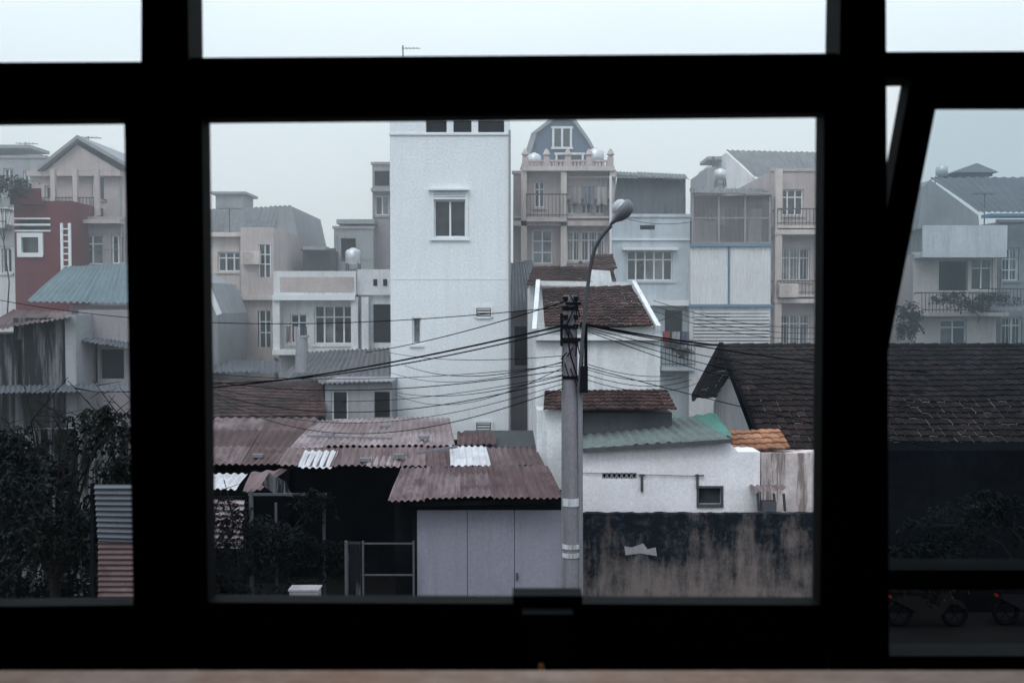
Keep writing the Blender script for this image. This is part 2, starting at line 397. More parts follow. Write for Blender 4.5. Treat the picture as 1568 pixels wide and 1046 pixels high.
house('red_house',39,24,112,308,'red',6,[(30,360,64,391,'c',1,1),(26,336,76,343,'v'),(26,346,76,352,'v')],coping=False,clutter=False)
c=MB()
a=P(23,334,39);b=P(78,355,39); c.box(a.x,b.x,38.94,38.995,b.z,b.z+.06);c.box(a.x,b.x,38.94,38.995,a.z-.06,a.z);c.box(a.x,b.x,38.94,38.995,(a.z+b.z)/2-.04,(a.z+b.z)/2+.04)
a=P(27,357,39);b=P(67,394,39)
c.box(a.x,a.x+.17,38.92,38.997,b.z,a.z);c.box(b.x-.17,b.x,38.92,38.997,b.z,a.z);c.box(a.x+.17,b.x-.17,38.92,38.997,a.z-.17,a.z);c.box(a.x+.17,b.x-.17,38.92,38.997,b.z,b.z+.17)
for px in (95,107): c.box(X(px,39),X(px+4,39),38.93,38.996,Z(414,39),Z(342,39))
for i in range(7):
    z=Z(350+i*9.5,39); c.box(X(99.2,39),X(106.8,39),38.94,38.996,z-.05,z)
c.obj('white_trim',M['trim'])
balcony(24,70,308,290,39,.3,'red','red',True)
house('white_narrow_house',40,-50,24,322,'white',6,[(2,380,18,418,'c',2,1)]); balcony(-50,22,345,322,40,.6,'white')
house('white_balcony_house',40.5,111,192,336,'mauve',6,[(123,360,158,405,'c',2,2),(170,360,190,404)]); slab('canopy',111,192,338,40.5,.5,.15,'pink')
root('teal_roof_shed',(X(120,33),36,0))
corr('roof',P(40,463,32),P(215,466,32),P(215,405,36),P(100,408,36),'teal',.2,.03)
wall_holes('walls',X(104,32.3),X(215,32.3),0,Z(468,32.3),32.4,36,[],M['mauve'])
root('mouldy_wall_house',(X(60,30),32,0))
wall_holes('walls',X(20,30),X(103,30),0,Z(487,30),30,33,[(X(22,30),X(32,30),Z(590,30),Z(520,30))],M['stain'])
wall_holes('left_wall',X(-70,30),X(19.6,30),0,Z(512,30),30.1,33,[],M['stain'])
corr('roof',P(-40,512,29.4),P(108,487,29.4),P(110,477,32),P(20,474,32),'rust')
wall_holes('side_wall',X(103.5,30),X(120,30),0,Z(482,30),29.8,33,[],M['grey'])
house('lean_to_house',31,120,230,475,'mauve',5,[(122,522,150,590,'v'),(152,535,190,580,'v')],coping=False)
corr('awning',P(118,520,30.2),P(200,536,30.2),P(200,525,31),P(130,514,31),'slate')
corr('lower_awning',P(-60,606,28.6),P(200,598,28.6),P(200,588,30),P(-60,592,30),'slate')
root('low_garden_wall',(X(100,24),24,0)); c=MB(); c.box(X(28,24),X(215,24),23.6,23.8,0,Z(654,24)); c.obj('wall',M['stain'])

d=41
house('cream_house',d,300,374,360,'cream',7,[(333,386,370,416,'c',3,2),(333,488,368,524,'c',2,3)])
slab('cornice',300,374,450,d,.35,.2,'cream');slab('cornice',300,374,358,d,.4,.15,'cream')
slab('cornice',300,440,540,d,.4,.2,'cream')
wall_holes('right_bay',X(374.3,d),X(424,d),0,Z(350,d),d-.5,d+6,[(X(401,d),X(420,d),Z(425,d),Z(376,d)),(X(399,d),X(419,d),Z(531,d),Z(476,d))],M['pink'])
v=MB()
for a,b in((376,425),(476,531)): v.box(X(400,d),X(421,d),d-.36,d-.3,Z(b,d),Z(a,d))
v.obj('bay_glass',M['glass'])
v=MB()
for a,b in((376,425),(476,531)):
    for px in(401,410,418): v.box(X(px,d),X(px+1.5,d),d-.45,d-.37,Z(b,d),Z(a,d))
    for k in(.3,.6): v.box(X(401,d),X(420,d),d-.43,d-.38,Z(a+(b-a)*k,d)-.02,Z(a+(b-a)*k,d)+.02)
v.obj('bay_window_frames',M['trim'])
slab('bay_cornice',372,428,452,d-.5,.3,.2,'cream'); acunit(386,395,d-.5)
root('slate_roof_house',(X(390,46),50,0))
wall_holes('walls',X(316,46),X(462,46),0,Z(385,46),46,54,[],M['grey'])
gb=MB(); gb.prism([P(420,388,46.1),P(462,388,46.1),P(446,316,46.1),P(428,320,46.1)],7); gb.obj('gable_end',M['grey'])
corr('roof',P(312,362,45.6),P(430,362,45.6),P(446,316,49),P(318,320,49),'greyroof',.2,.03)
c=MB(); a=P(330,298,50);b=P(372,325,50); c.box(a.x,b.x,50,52,b.z,a.z); c.box(a.x-.2,b.x+.2,49.8,52.2,a.z,a.z+.12); c.obj('roof_room',M['grey'])
d=38
house('white_terrace_house',d,426,612,448,'white',8,[(444,481,470,526,'c',2,2),(481,468,541,527,'c',4,2),(571,466,602,525,'v')],coping=False,clutter=False)
balcony(424,548,450,416,d,.5,'white','white',True)
v=MB(); v.box(X(434,d),X(545,d),d-.53,d-.503,Z(447,d),Z(425,d)); v.obj('terrace_panel',M['pink'])
slab('cornice',424,548,452,d,.7,.2,'trim')
c=MB()
for px in(428,546,562): c.box(X(px,d)-.13,X(px,d)+.13,d-.55,d-.02,Z(536,d),Z(455,d))
c.box(X(548.5,d),X(612,d),d-.2,d-.01,Z(452,d),Z(413,d)); c.obj('columns',M['white'])
v=MB()
for px in(573,588): v.box(X(px,d),X(px+6,d),d-.23,d-.202,Z(438,d),Z(428,d))
v.obj('vent_holes',M['void'])
slab('cornice',424,612,534,d,.8,.2,'white'); laundry(436,470,500,d-.6,[(.3,.25,.25),(.5,.5,.52),(.08,.09,.12)],3)
house('rooftop_room_house',44,464,512,384,'dgrey',5)
c=MB(); c.box(X(470,44),X(505,44),43.2,44,Z(384,44),Z(379,44)); c.obj('roof_slab',M['grey'])
root('rooftop_water_tank',P(541,393,40)); tank(541,393,40,.32)
house('grey_rooftop_house',45,512,572,350,'grey',6,[(522,365,545,400,'v')]); slab('roof_slab',516,574,336,45,-4,.2,'grey')
c=MB(); c.box(X(518,45),X(530,45),45.5,46,Z(352,45),Z(337,45)); c.box(X(545,45),X(572,45),45.5,48,Z(352,45),Z(337,45)); c.obj('stair_room',M['mauve'])
house('narrow_grey_house',46,571,640,252,'mauve',6,[(573,262,596,285,'v'),(574,300,596,330,'c',2,1)],clutter=False); slab('cornice',571,640,290,46,.5,.15,'grey')

# tower
d=32
house('white_tower_house',d,598,780,150,'tower',9,[(664,306,714,364,'c',2,1),(631,487,645,527,'c',1,1),(727,470,754,486,'v'),(728,645,754,661,'v'),
   (652,184,684,203,'v'),(694,184,722,203,'v'),(732,184,772,203,'v')],coping=True)
c=MB(); z=Z(205.5,d); c.box(X(598,d)-.03,X(780,d)+.03,d-.05,d-.004,z-.04,z+.02)
z=Z(427,d); c.box(X(598,d),X(780,d),d-.012,d-.003,z-.025,z+.0)
z=Z(290,d);c.box(X(657,d),X(719,d),d-.18,d-.004,z-.05,z)
a=P(661,303,d);b=P(716,366,d)
c.box(a.x-.02,a.x+.07,d-.05,d-.003,b.z,a.z+.25);c.box(b.x-.07,b.x+.02,d-.05,d-.003,b.z,a.z+.25)
c.box(a.x+.07,b.x-.07,d-.05,d-.003,a.z-.06,a.z); c.box(a.x-.08,b.x+.08,d-.08,d-.052,b.z-.06,b.z)
for i in range(3): c.box(a.x+.07,b.x-.07,d-.04,d-.005,a.z+.03+i*.08,a.z+.06+i*.08)
c.obj('facade_trim',M['trim'])
c=MB()
for q0,q1 in((470,486),(645,661)):
    a=P(728,q0,d);b=P(753,q1,d)
    c.box(a.x-.04,a.x+.03,d-.06,d-.003,b.z,a.z);c.box(b.x-.03,b.x+.04,d-.06,d-.003,b.z,a.z);c.box(a.x+.03,b.x-.03,d-.06,d-.003,a.z-.04,a.z+.03);c.box(a.x+.03,b.x-.03,d-.06,d-.003,b.z-.04,b.z+.03)
    for i in range(3):
        zz=b.z+(a.z-b.z)*(i+1)/4; c.box(a.x+.06,b.x-.06,d-.03,d+.05,zz-.02,zz+.02)
c.obj('vent_grilles',M['trim'])
antenna(617,150,70,34)
c=MB(); c.cyl((X(779.5,d)+.02,d-.05,2),(X(779.5,d)+.02,d-.05,Z(200,d)),.035,n=8); c.obj('drain_pipe',M['grey'])
house('narrow_alley_house',34.5,781,835,470,'mauve',5,[(788,500,812,560,'v')],coping=False)
corr('roof',P(775,480,34),P(840,470,34),P(815,398,37),P(782,402,37),'greyroof')

d=41
house('terraced_balcony_house',d,786,938,266,'pink',8,[(818,278,834,318,'c',2,2),(868,310,884,328),(890,310,906,328),(911,310,926,328),
   (815,352,846,404,'c',2,3),(868,354,888,400,'g',2,2),(890,354,926,400,'g',3,2)],clutter=False)
slab('cornice',800,938,258,d,.6,.18,'cream'); slab('cornice',786,938,340,d,.5,.2,'pink'); slab('floor_band',786,938,332,d,.2,.08,'cream')
balcony(806,866,336,300,d,.8,'pink'); balcony(866,934,300,272,d,.3,'pink','pink',False,.2)
c=MB()
for px in(802,862,936): c.box(X(px,d)-.12,X(px,d)+.12,d-.5,d-.03,Z(410,d),Z(262,d))
c.obj('pilasters',M['cream'])
laundry(870,930,286,d-.45,[(.28,.25,.25),(.15,.16,.2),(.36,.34,.33)],5)
root('blue_mansard_house',(X(860,48),52,0))
d=47
gpts=[P(800,262,d),P(925,262,d),P(900,215,d),P(878,184,d),P(850,180,d),P(818,205,d)]
c=MB(); c.prism(gpts,6); c.obj('gambrel_front',wall_mat('dusty_blue_slate',(.10,.14,.21),.4,(.07,.09,.13)))
c=MB()
for i in((2,3),(3,4),(4,5),(5,0),(1,2)): c.beam(gpts[i[0]]-Vector((0,.1,0)),gpts[i[1]]-Vector((0,.1,0)),.26,.14)
c.obj('roof_edge',M['grey'])
wall_holes('walls',X(790,d),X(930,d),0,Z(262,d),d+.2,d+6,[],M['grey'])
c=MB();v=MB()
for a,b,e,f in((847,198,874,226),(852,238,892,258)):
    A=P(a,b,d);B=P(e,f,d); v.box(A.x,B.x,d-.06,d-.02,B.z,A.z)
    for k in(0,.5,1): xx=A.x+(B.x-A.x)*k; c.box(xx-.05,xx+.05,d-.13,d-.063,B.z,A.z)
    c.box(A.x-.1,B.x+.1,d-.14,d-.064,A.z,A.z+.1);c.box(A.x-.1,B.x+.1,d-.14,d-.064,B.z-.1,B.z)
v.obj('dormer_glass',M['glass']); c.obj('dormer_frames',M['white'])
root('roof_balustrade',(X(865,42),42,0))
c=MB(); d=41.5; z0=Z(264,d); n=24
for i in range(n+1):
    x=X(804,d)+(X(934,d)-X(804,d))*i/n
    if i%6==0: c.box(x-.12,x+.12,d-.1,d+.1,z0,z0+.62); c.cyl((x,d,z0+.62),(x,d,z0+.72),.06,.16,10); c.cyl((x,d,z0+.72),(x,d,z0+.95),.17,.05,10)
    else: c.cyl((x,d,z0),(x,d,z0+.2),.04,.07,6); c.cyl((x,d,z0+.2),(x,d,z0+.42),.07,.04,6)
c.box(X(804,d),X(934,d),d-.07,d+.07,z0+.42,z0+.5); c.obj('balusters',M['pink'])
root('rooftop_water_tank',P(914,240,43)); tank(912,241,43,.36)
root('rooftop_water_tank',P(820,246,43)); tank(818,246,43,.3)

d=40
house('pale_blue_house',d,936,1056,332,'blue',8,[(960,384,1030,430,'c',5,2),(980,345,1003,352,'v'),(1018,475,1045,530,'v')],clutter=False)
slab('window_canopy',952,1036,380,d,.35,.1,'trim'); slab('cornice',936,1056,460,d,.5,.22,'trim'); slab('cornice',936,1056,366,d,.1,.06,'trim')
corr('upper_cladding',P(938,331,d+.3),P(1050,331,d+.3),P(1050,274,d+.6),P(945,268,d+.6),'slate',.25,.03,1.2,.02)
corr('roof',P(936,272,d),P(1056,276,d),P(1050,268,d+5),P(938,262,d+5),'slate')
c=MB(); c.cyl(P(935,270,d-.1),P(935,470,d-.1),.05,n=8); c.obj('drain_pipe',M['trim'])
balcony(1010,1060,560,520,d,.7,'blue'); laundry(1012,1056,508,d-.6,[(.4,.04,.04),(.4,.4,.42),(.1,.12,.2)],7)
d=39.5
house('mesh_terrace_house',d,1056,1180,376,'white',8,[(1062,388,1114,392,'v'),(1080,480,1118,490,'v'),(1062,490,1180,530,'v')],coping=False,clutter=False)
corr('white_cladding',P(1057,466,d-.08),P(1114,466,d-.08),P(1114,378,d-.06),P(1057,378,d-.06),'whitesheet',.12,.012,1.2,.0)
corr('white_cladding_panel',P(1117,466,d-.08),P(1179,466,d-.08),P(1179,378,d-.06),P(1117,378,d-.06),'whitesheet',.12,.012,1.2,.0)
c=MB(); c.box(X(1055,d),X(1181,d),d-.2,d-.01,Z(470,d),Z(466,d)); c.box(X(1055,d),X(1181,d),d-.2,d-.01,Z(378,d),Z(374,d)); c.box(X(1114.3,d),X(1116.7,d),d-.12,d-.01,Z(466,d),Z(378,d)); c.obj('blue_steel_beam',M['bluesteel'])
v=MB()
for i in range(10):
    z=Z(476+i*5.2,d); v.box(X(1062,d),X(1178,d),d-.1,d-.02,z-.09,z)
v.obj('louvres',M['white'])
c=MB(); z0,z1=Z(372,d),Z(296,d)
for px in(1060,1100,1140,1178): c.box(X(px,d)-.04,X(px,d)+.04,d+.0,d+.08,z0,z1)
for k in(0,.5,1): c.box(X(1058,d),X(1180,d),d+.01,d+.06,z0+(z1-z0)*k-.03,z0+(z1-z0)*k+.03)
for i in range(60):
    x=X(1060,d)+(X(1178,d)-X(1060,d))*i/60; c.box(x-.006,x+.006,d+.03,d+.04,z0,z1)
for i in range(30):
    z=z0+(z1-z0)*i/30; c.box(X(1060,d),X(1178,d),d+.032,d+.042,z-.006,z+.006)
c.obj('terrace_mesh',M['mauve'])
c=MB(); c.box(X(1062,d+3),X(1185,d+3),d+3,d+3.2,Z(372,d+3),Z(300,d+3)); c.obj('terrace_back_wall',M['brown'])
c=MB(); c.box(X(1064,d+1),X(1100,d+1),d+1.5,d+2.2,Z(372,d+1),Z(335,d+1)); c.box(X(1150,d+1),X(1170,d+1),d+1.5,d+2.2,Z(372,d+1),Z(318,d+1)); c.obj('stored_crates',M['pink'])
laundry(1075,1150,318,d+1.2,[(.15,.12,.11),(.3,.28,.27),(.1,.1,.13),(.25,.2,.18)],9)
corr('terrace_roof',P(1056,296,d-.2),P(1182,300,d-.2),P(1180,291,d+3.4),P(1056,288,d+3.4),'greyroof')
d=41
house('pink_balcony_house',d,1180,1300,262,'pink',8,[(1195,380,1240,430,'g',3,2),(1195,482,1240,528,'g',3,2),(1195,290,1230,330,'c',3,2)],clutter=False)
for f in(352,455): slab('cornice',1178,1300,f,d,.8,.25,'cream')
balcony(1182,1300,348,322,d,.8,'cream'); balcony(1182,1300,452,430,d,.8,'cream')
c=MB()
for px in(1184,1246): c.box(X(px,d)-.14,X(px,d)+.14,d-.75,d-.5,Z(560,d),Z(262,d))
c.obj('columns',M['cream']); acunit(1205,445,d-.8)
root('white_gabled_house',(X(1170,47),51,0)); d=47
c=MB(); c.prism([P(1112,420,d),P(1250,420,d),P(1250,276,d),P(1158,276,d),P(1112,234,d)],7); c.obj('walls',M['white'])
corr('roof',P(1156,272,d-.4),P(1300,272,d-.4),P(1290,236,d+4),P(1112,230,d+4),'greyroof',.2,.03)
wall_holes('left_wing',X(1085,d),X(1111,d),0,Z(255,d),d+.5,d+5,[],M['grey']); slab('wing_roof',1082,1116,240,d+1,-2,.15,'grey')
c=MB()
for px in(1092,1108): c.beam(P(px,256,d+1),P(px,240,d+1),.08)
c.obj('posts',M['iron'])
root('rooftop_water_tank',P(1104,262,44)); tank(1103,268,44,.26)

d=41
house('slate_roof_townhouse',d+3,1400,1620,345,'grey',7,[(1440,300,1455,318)],coping=False,clutter=False)
corr('roof',P(1500,326,d+2),P(1640,326,d+2),P(1640,272,d+6),P(1424,272,d+6),'slate',.25,.03)
c=MB(); c.prism([P(1405,350,d+2),P(1500,350,d+2),P(1498,330,d+2),P(1425,276,d+2),P(1415,285,d+2)],5); c.obj('gable',M['grey'])
c=MB(); a=P(1470,270,d+8);b=P(1520,262,d+8); c.box(a.x,b.x,d+8,d+10,a.z,b.z); e=P(1496,250,d+9); 
A=P(1462,264,d+7.6);B=P(1530,264,d+7.6); C=B+Vector((0,3,0));D=A+Vector((0,3,0))
for p,q in((A,B),(B,C),(C,D),(D,A)): c.poly([p,q,e])
c.obj('cupola',M['slate'])
house('white_townhouse',d,1398,1526,390,'cream',7,[(1438,400,1482,445,'v'),(1488,396,1520,445,'c',2,2),(1440,490,1480,528,'c',2,2)],clutter=False)
balcony(1398,1524,390,348,d,.9,'white','white',True); slab('eaves',1500,1600,330,d,.8,.12,'bluesteel')
balcony(1400,1530,478,448,d,.8,'cream')
house('grey_townhouse',d+.5,1527,1640,340,'grey',7,[(1535,380,1560,430,'g',2,3),(1535,486,1565,528,'g',2,2)]); balcony(1500,1640,470,442,d,.8,'grey')
root('rooftop_water_tank',P(1442,256,48)); tank(1442,262,48,.28)

# ================= MIDDLE ROW =================
root('tile_roof_house',(X(920,27),28,0)); d=26
wall_holes('walls',X(820,d),X(1011,d),0,Z(500,d),d,d+6,[],M['white'])
tiles('main_roof',P(834,500,d-.25),P(1000,500,d-.25),P(968,442,d+3),P(830,447,d+3),'tileR',.16,.24)
c=MB()
for a,b in((P(818,508,d-.3),P(824,432,d+3)),(P(1008,503,d-.3),P(970,434,d+3))): c.beam(a,b,.12,.16)
c.beam(P(824,434,d+3.1),P(970,436,d+3.1),.16,.14)
c.beam(P(820,517,d-.1),P(1012,517,d-.1),.2,.14)
c.obj('roof_parapets',M['white'])
wall_holes('lower_wing',X(822,24.9),X(892,24.9),0,Z(628,24.9),24.9,25.9,[],M['white'])
tiles('lower_roof',P(832,628,24.6),P(1036,628,24.6),P(1020,597,25.95),P(834,599,25.95),'tileR',.16,.22,ridge=False)
wall_holes('lower_wall',X(892.5,25),X(1030,25),0,Z(632,25),25,25.97,[],M['dgrey'])
root('tile_roof_outbuilding',(X(880,31),31,0))
tiles('roof',P(806,437,29.6),P(945,437,29.6),P(938,412,31.5),P(815,413,31.5),'tileR',.18,.25)
tiles('upper_roof',P(906,412,32),P(945,412,32),P(938,394,33.5),P(910,394,33.5),'tileR',.18,.25)
wall_holes('walls',X(810,30),X(940,30),0,Z(440,30),30,34,[],M['white'])
c=MB(); c.prism([P(903,430,29.4),P(938,437,29.4),P(934,415,29.4),P(905,413,29.4)],.15); c.obj('end_wall',M['white'])

root('green_roof_house',(X(1000,24),25,0)); d=22.8
LW=wall_mat('lavender_white_plaster',(.78,.755,.79),.42,(.36,.33,.345),seed=21,lo=.5,hi=.78)
A=P(886,690,d)
W=P(922,724,d),P(975,733,d),P(1070,747,d),P(1104,772,d)
wall_holes('walls',A.x,X(1166,d),0,Z(692,d),d,d+1.2,[(W[0].x,W[1].x,W[1].z,W[0].z),(W[2].x,W[3].x,W[3].z,W[2].z)],LW)
c=MB(); c.prism([P(886,692,d+.002),P(1130,692,d+.002),P(1114,674,d+.002),P(886,688,d+.002)],.2); c.obj('wall_top',LW)
v=MB(); v.box(W[0].x,W[1].x,d+.12,d+.16,W[1].z,W[0].z); v.box(W[2].x,W[3].x,d+.1,d+.14,W[3].z,W[2].z); v.obj('dark_panes',M['glass'])
c=MB(); n=7
for i in range(n+1):
    x=W[0].x+(W[1].x-W[0].x)*i/n; c.beam((x-.05,d+.05,W[1].z),(x+.05,d+.05,W[0].z),.025); c.beam((x+.05,d+.06,W[1].z),(x-.05,d+.06,W[0].z),.025)
c.obj('vent_block',M['grey'])
c=MB(); a,b=W[2],W[3]
c.box(a.x-.05,a.x,d-.03,d+.05,b.z,a.z);c.box(b.x,b.x+.05,d-.03,d+.05,b.z,a.z);c.box(a.x-.05,b.x+.05,d-.03,d+.05,a.z,a.z+.05);c.box(a.x-.05,b.x+.05,d-.05,d+.05,b.z-.06,b.z)
c.cyl(P(983,726,d-.05),P(983,753,d-.05),.03,n=6); c.beam(P(979,728,d-.06),P(988,728,d-.06),.03)
c.cyl(P(1068,726,d-.05),P(1068,748,d-.05),.03,n=6); c.beam(P(1064,728,d-.06),P(1078,728,d-.06),.03)
c.obj('pipes_and_frame',M['iron'])
c=MB(); c.beam(P(892,724,d-.04),P(1070,729,d-.04),.012); c.obj('surface_cable',M['iron'])
corr('roof',P(886,688,d-.2),P(1120,673,d-.2),P(1062,638,26.2),P(886,657,26.2),'green',.25,.025,1.1,.02)
corr('roof_patch',P(1060,668,23.6),P(1122,668,23.6),P(1096,632,27),P(1028,641,27),'mint',.25,.02,1.1,.02)
c=MB(); c.beam(P(886,690,d-.22),P(1120,675,d-.22),.06,.09); c.obj('fascia',M['dgrey'])

root('dark_tile_roof_house',(10,28,0))
gx=6.1
e0=Vector((gx,24.0,Z(688,24))); rg=Vector((gx,28.6,Z(531,28.6))); bk=Vector((gx,33,Z(610,33)))
R=Vector((13,0,0))
tiles('front_roof',e0,e0+R,rg+R,rg,'tileD',.2,.27)
tiles('rear_roof',bk+R,bk,rg,rg+R,'tileD',ridge=False)
c=MB(); c.poly([(gx+.5,24.6,0),(gx+.5,32.5,0),(gx+.5,32.5,bk.z-.1),(gx+.5,28.6,rg.z-.25),(gx+.5,24.6,e0.z+.1)])
c.obj('gable_wall',M['white'])
c=MB(); c.box(gx+.52,gx+12.5,24.6,24.8,0,e0.z+.02); c.obj('front_wall',M['dark'])
c=MB(); o=Vector((-.08,0,.02)); c.beam(e0+o,rg+o,.1,.24); c.beam(bk+o,rg+o,.1,.24); c.obj('bargeboards',M['dark'])
c=MB(); c.box(gx+.47,gx+.5,26.8,27.5,Z(615,27),Z(585,27)); c.box(gx+.46,gx+.5,28.2,29.4,Z(600,28),Z(572,28)); c.obj('gable_window',M['void'])
tiles('orange_tiles',P(1116,690,23.5),P(1210,688,23.5),P(1192,658,24.6),P(1112,660,24.6),'tileO',ridge=False)
c=MB(); c.box(X(1118,23.6),X(1206,23.6),23.7,24.5,Z(699,23.6),Z(693,23.6)); c.obj('tile_batten',M['dark'])
wall_holes('peeling_wall',X(1168,23.4),X(1262,23.4),0,Z(694,23.4),23.4,24.5,[],M['peel'])
corr('small_awning',P(1150,756,22.3),P(1204,750,22.3),P(1200,742,22.8),P(1148,742,22.8),'rust')
c=MB()
for px in(1160,1185,1200): c.beam(P(px,756,22.4),P(px+2,782,22.5),.05)
c.box(X(1170,22.4),X(1192,22.4),22.4,22.6,Z(784,22.4),Z(768,22.4)); c.obj('awning_brackets',M['dgrey'])
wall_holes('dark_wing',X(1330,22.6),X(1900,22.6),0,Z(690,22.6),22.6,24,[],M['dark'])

root('concrete_boundary_wall',(X(1070,21.5),21.6,0)); d=21.5
c=MB(); n=60
x0,x1=X(886,d),X(1345,d)
pts=[(x0,d,0),(x1,d,0)]+[(x1+(x0-x1)*i/n,d,Z(787,d)+random.uniform(-.012,.018)) for i in range(n+1)]
c.prism(pts,.2); c.obj('wall',M['bound'])
c=MB()
c.prism([P(956,836,d-.012),P(958,850,d-.012),P(980,847,d-.012),P(1006,851,d-.012),P(1004,838,d-.012),P(992,841,d-.012),P(985,832,d-.012),P(968,838,d-.012)],.01); c.obj('plaster_patch',M['mauve'])

# ================= SHEDS =================
root('rusty_roof_shed',(X(730,22),22,0))
corr('front_roof',P(594,767,20.4),P(864,761,20.4),P(838,713,22.6),P(614,716,22.6),'rust',.13,.022,.75)
c=MB(); d=21.0
x0,x1=X(637,d),X(861,d); zt=Z(781,d); xs=[x0,X(715,d),X(788,d),x1]
for i in range(3): c.box(xs[i]+.006,xs[i+1]-.006,d+(.01 if i==1 else 0),d+.04,0.05,zt)
c.obj('sheet_metal_gate',wall_mat('lilac_painted_steel',(.26,.25,.305),.45,(.15,.14,.165),bump=.15,seed=31))
c=MB(); c.box(x0-.1,x0,d-.02,d+.1,0,zt+.2); c.box(x1,x1+.08,d-.02,d+.1,0,zt+.2); c.box(x0,x1,d+.0,d+.1,zt+.003,zt+.08); c.box(x0+.01,x1,d+.045,d+.1,0,zt)
c.beam(P(628,772,20.6),P(862,766,20.6),.07,.1)
c.box(x0-.5,x1+.1,d+.3,d+.35,0,Z(750,21.3)); c.obj('gate_frame',M['dark'])
c=MB(); c.beam((xs[2]+.05,d-.03,1.2),(xs[2]+.05,d-.03,1.35),.04); c.obj('gate_handle',M['iron'])
root('patched_tin_shed',(X(570,25),27,0))
corr('upper_roof',P(443,687,25.4),P(697,681,25.4),P(688,640,29.3),P(484,643,29.3),'tin',.16,.025,.9)
corr('patch_roof',P(424,714,23.7),P(835,716,23.7),P(820,684,25.3),P(440,686,25.3),'patch',.16,.025,.75,.14)
corr('white_sheet',P(690,714,23.55),P(752,714,23.55),P(744,682,25.2),P(688,682,25.2),'newtin',.16,.025,1.6)
corr('white_sheet_left',P(456,716,23.55),P(508,717,23.55),P(518,690,24.9),P(466,690,24.9),'newtin',.16,.025,1.3)
corr('pale_sheet',P(560,716,23.6),P(612,716,23.6),P(616,698,24.6),P(566,698,24.6),'tin',.16,.025,1.3)
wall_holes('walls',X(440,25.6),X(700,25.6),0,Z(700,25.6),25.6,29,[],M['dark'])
wall_holes('inner_wall',X(700.5,25.6),X(840,25.6),0,Z(684,25.6),25.6,29,[],M['dgrey'])
corr('rear_roof',P(700,682,25.5),P(760,680,25.5),P(756,660,27),P(700,660,27),'rust',.16,.025,1.0)
root('rust_lean_to',(X(390,26),27,0))
corr('roof',P(250,716,24.6),P(424,712,24.6),P(486,640,29),P(250,640,29),'rust',.16,.025,.9,.1)
corr('white_sheet',P(300,748,23.6),P(362,750,23.6),P(380,724,24.5),P(310,724,24.5),'newtin',.16,.025,1.6)
corr('grey_sheet',P(372,752,23.5),P(400,748,23.5),P(440,716,24.4),P(384,722,24.4),'patch',.16,.025,1.6)
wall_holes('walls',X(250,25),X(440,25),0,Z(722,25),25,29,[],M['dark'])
c=MB(); c.prism([P(400,742,23.3),P(412,724,23.3),P(436,738,23.3),P(448,760,23.3),P(424,758,23.3)],.05); c.obj('broken_panel',M['stain'])
c=MB()
c.beam(P(470,672,26.5)+Vector((0,0,.08)),P(600,676,26.2)+Vector((0,0,.08)),.05); c.beam(P(640,700,24)+Vector((0,0,.1)),P(700,690,24.6)+Vector((0,0,.1)),.06)
for px,py,dd in((505,668,27),(590,655,28),(650,672,26),(560,706,24),(612,700,24.2),(396,700,25.2)): 
    q=P(px,py,dd); c.box(q.x-.14,q.x+.12,q.y-.1,q.y+.1,q.z+.0,q.z+.08)
c.obj('roof_weights_and_battens',M['conc'])
root('brown_tile_shed',(X(400,31),31,0))
tiles('roof',P(240,640,29.4),P(500,638,29.4),P(494,590,32),P(240,586,32),'tileR',.18,.26)
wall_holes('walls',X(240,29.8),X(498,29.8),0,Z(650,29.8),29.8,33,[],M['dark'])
d=30.6
house('grey_outhouse',d,497,600,584,'grey',2.2,[(507,598,533,645,'c',1,1),(573,600,597,640,'v')],coping=False)
corr('roof',P(488,588,d-.3),P(604,586,d-.3),P(604,578,d+2.4),P(486,578,d+2.4),'greyroof')
root('grey_sheet_roof_house',(X(510,35),35,0))
corr('roof',P(428,584,33.2),P(598,580,33.2),P(596,534,37),P(470,538,37),'greyroof',.2,.03)
corr('left_roof',P(250,572,34),P(432,570,34),P(430,553,37),P(250,553,37),'slate',.2,.03)
wall_holes('walls',X(250,34.5),X(598,34.5),0,Z(590,34.5),34.5,37,[],M['dgrey'])
c=MB(); c.cyl(P(462,570,33.4),P(462,517,33.4),.22,.2,12); c.box(P(456,517,33).x,P(468,517,33).x,33.2,33.6,Z(517,33.4),Z(514,33.4)); c.obj('chimney',M['grey'])
root('steep_roof_edge_house',(X(300,36),37,0))
c=MB(); c.prism([P(240,590,36),P(333,590,36),P(334,480,36),P(314,432,36),P(240,400,36)],4); c.obj('walls',M['grey'])
c=MB(); c.beam(P(312,424,35.8),P(336,482,35.8),.2,.15); c.obj('verge',M['trim'])

root('corrugated_fence',(X(345,21),21,0))
corr('panel',P(316,838,20.5),P(316,764,20.5),P(374,766,20.5),P(372,840,20.5),'tin',.12,.03,2,.0)
c=MB(); c.beam(P(374,760,20.6),P(374,930,20.6),.06); c.beam(P(316,762,20.6),P(376,762,20.6),.06); c.obj('posts',M['dark'])
root('corrugated_fence',(X(175,16.2),16.4,0))
corr('panel',P(150,828,16.3),P(144,742,16.3),P(214,742,16.3),P(214,830,16.3),'slate',.09,.03,2,0)
corr('lower_panel',P(150,1050,16.35),P(150,829,16.35),P(214,829,16.35),P(214,1050,16.35),'tileless' if 'tileless' in M else 'patch',.09,.02,2,0)
c=MB(); c.beam(P(142,740,16.4),P(142,1120,16.4),.06); c.obj('posts',M['dark'])
root('iron_yard_gate',(X(580,20.8),20.8,0)); d=20.7; c=MB()
for px,w in((528,.06),(554,.04),(632,.04)): c.beam((X(px,d),d,0),(X(px,d),d,Z(828,d)),w)
for py in(832,880,915): c.beam(P(554,py,d),P(632,py,d),.03)
c.obj('gate_bars',M['dgrey'])
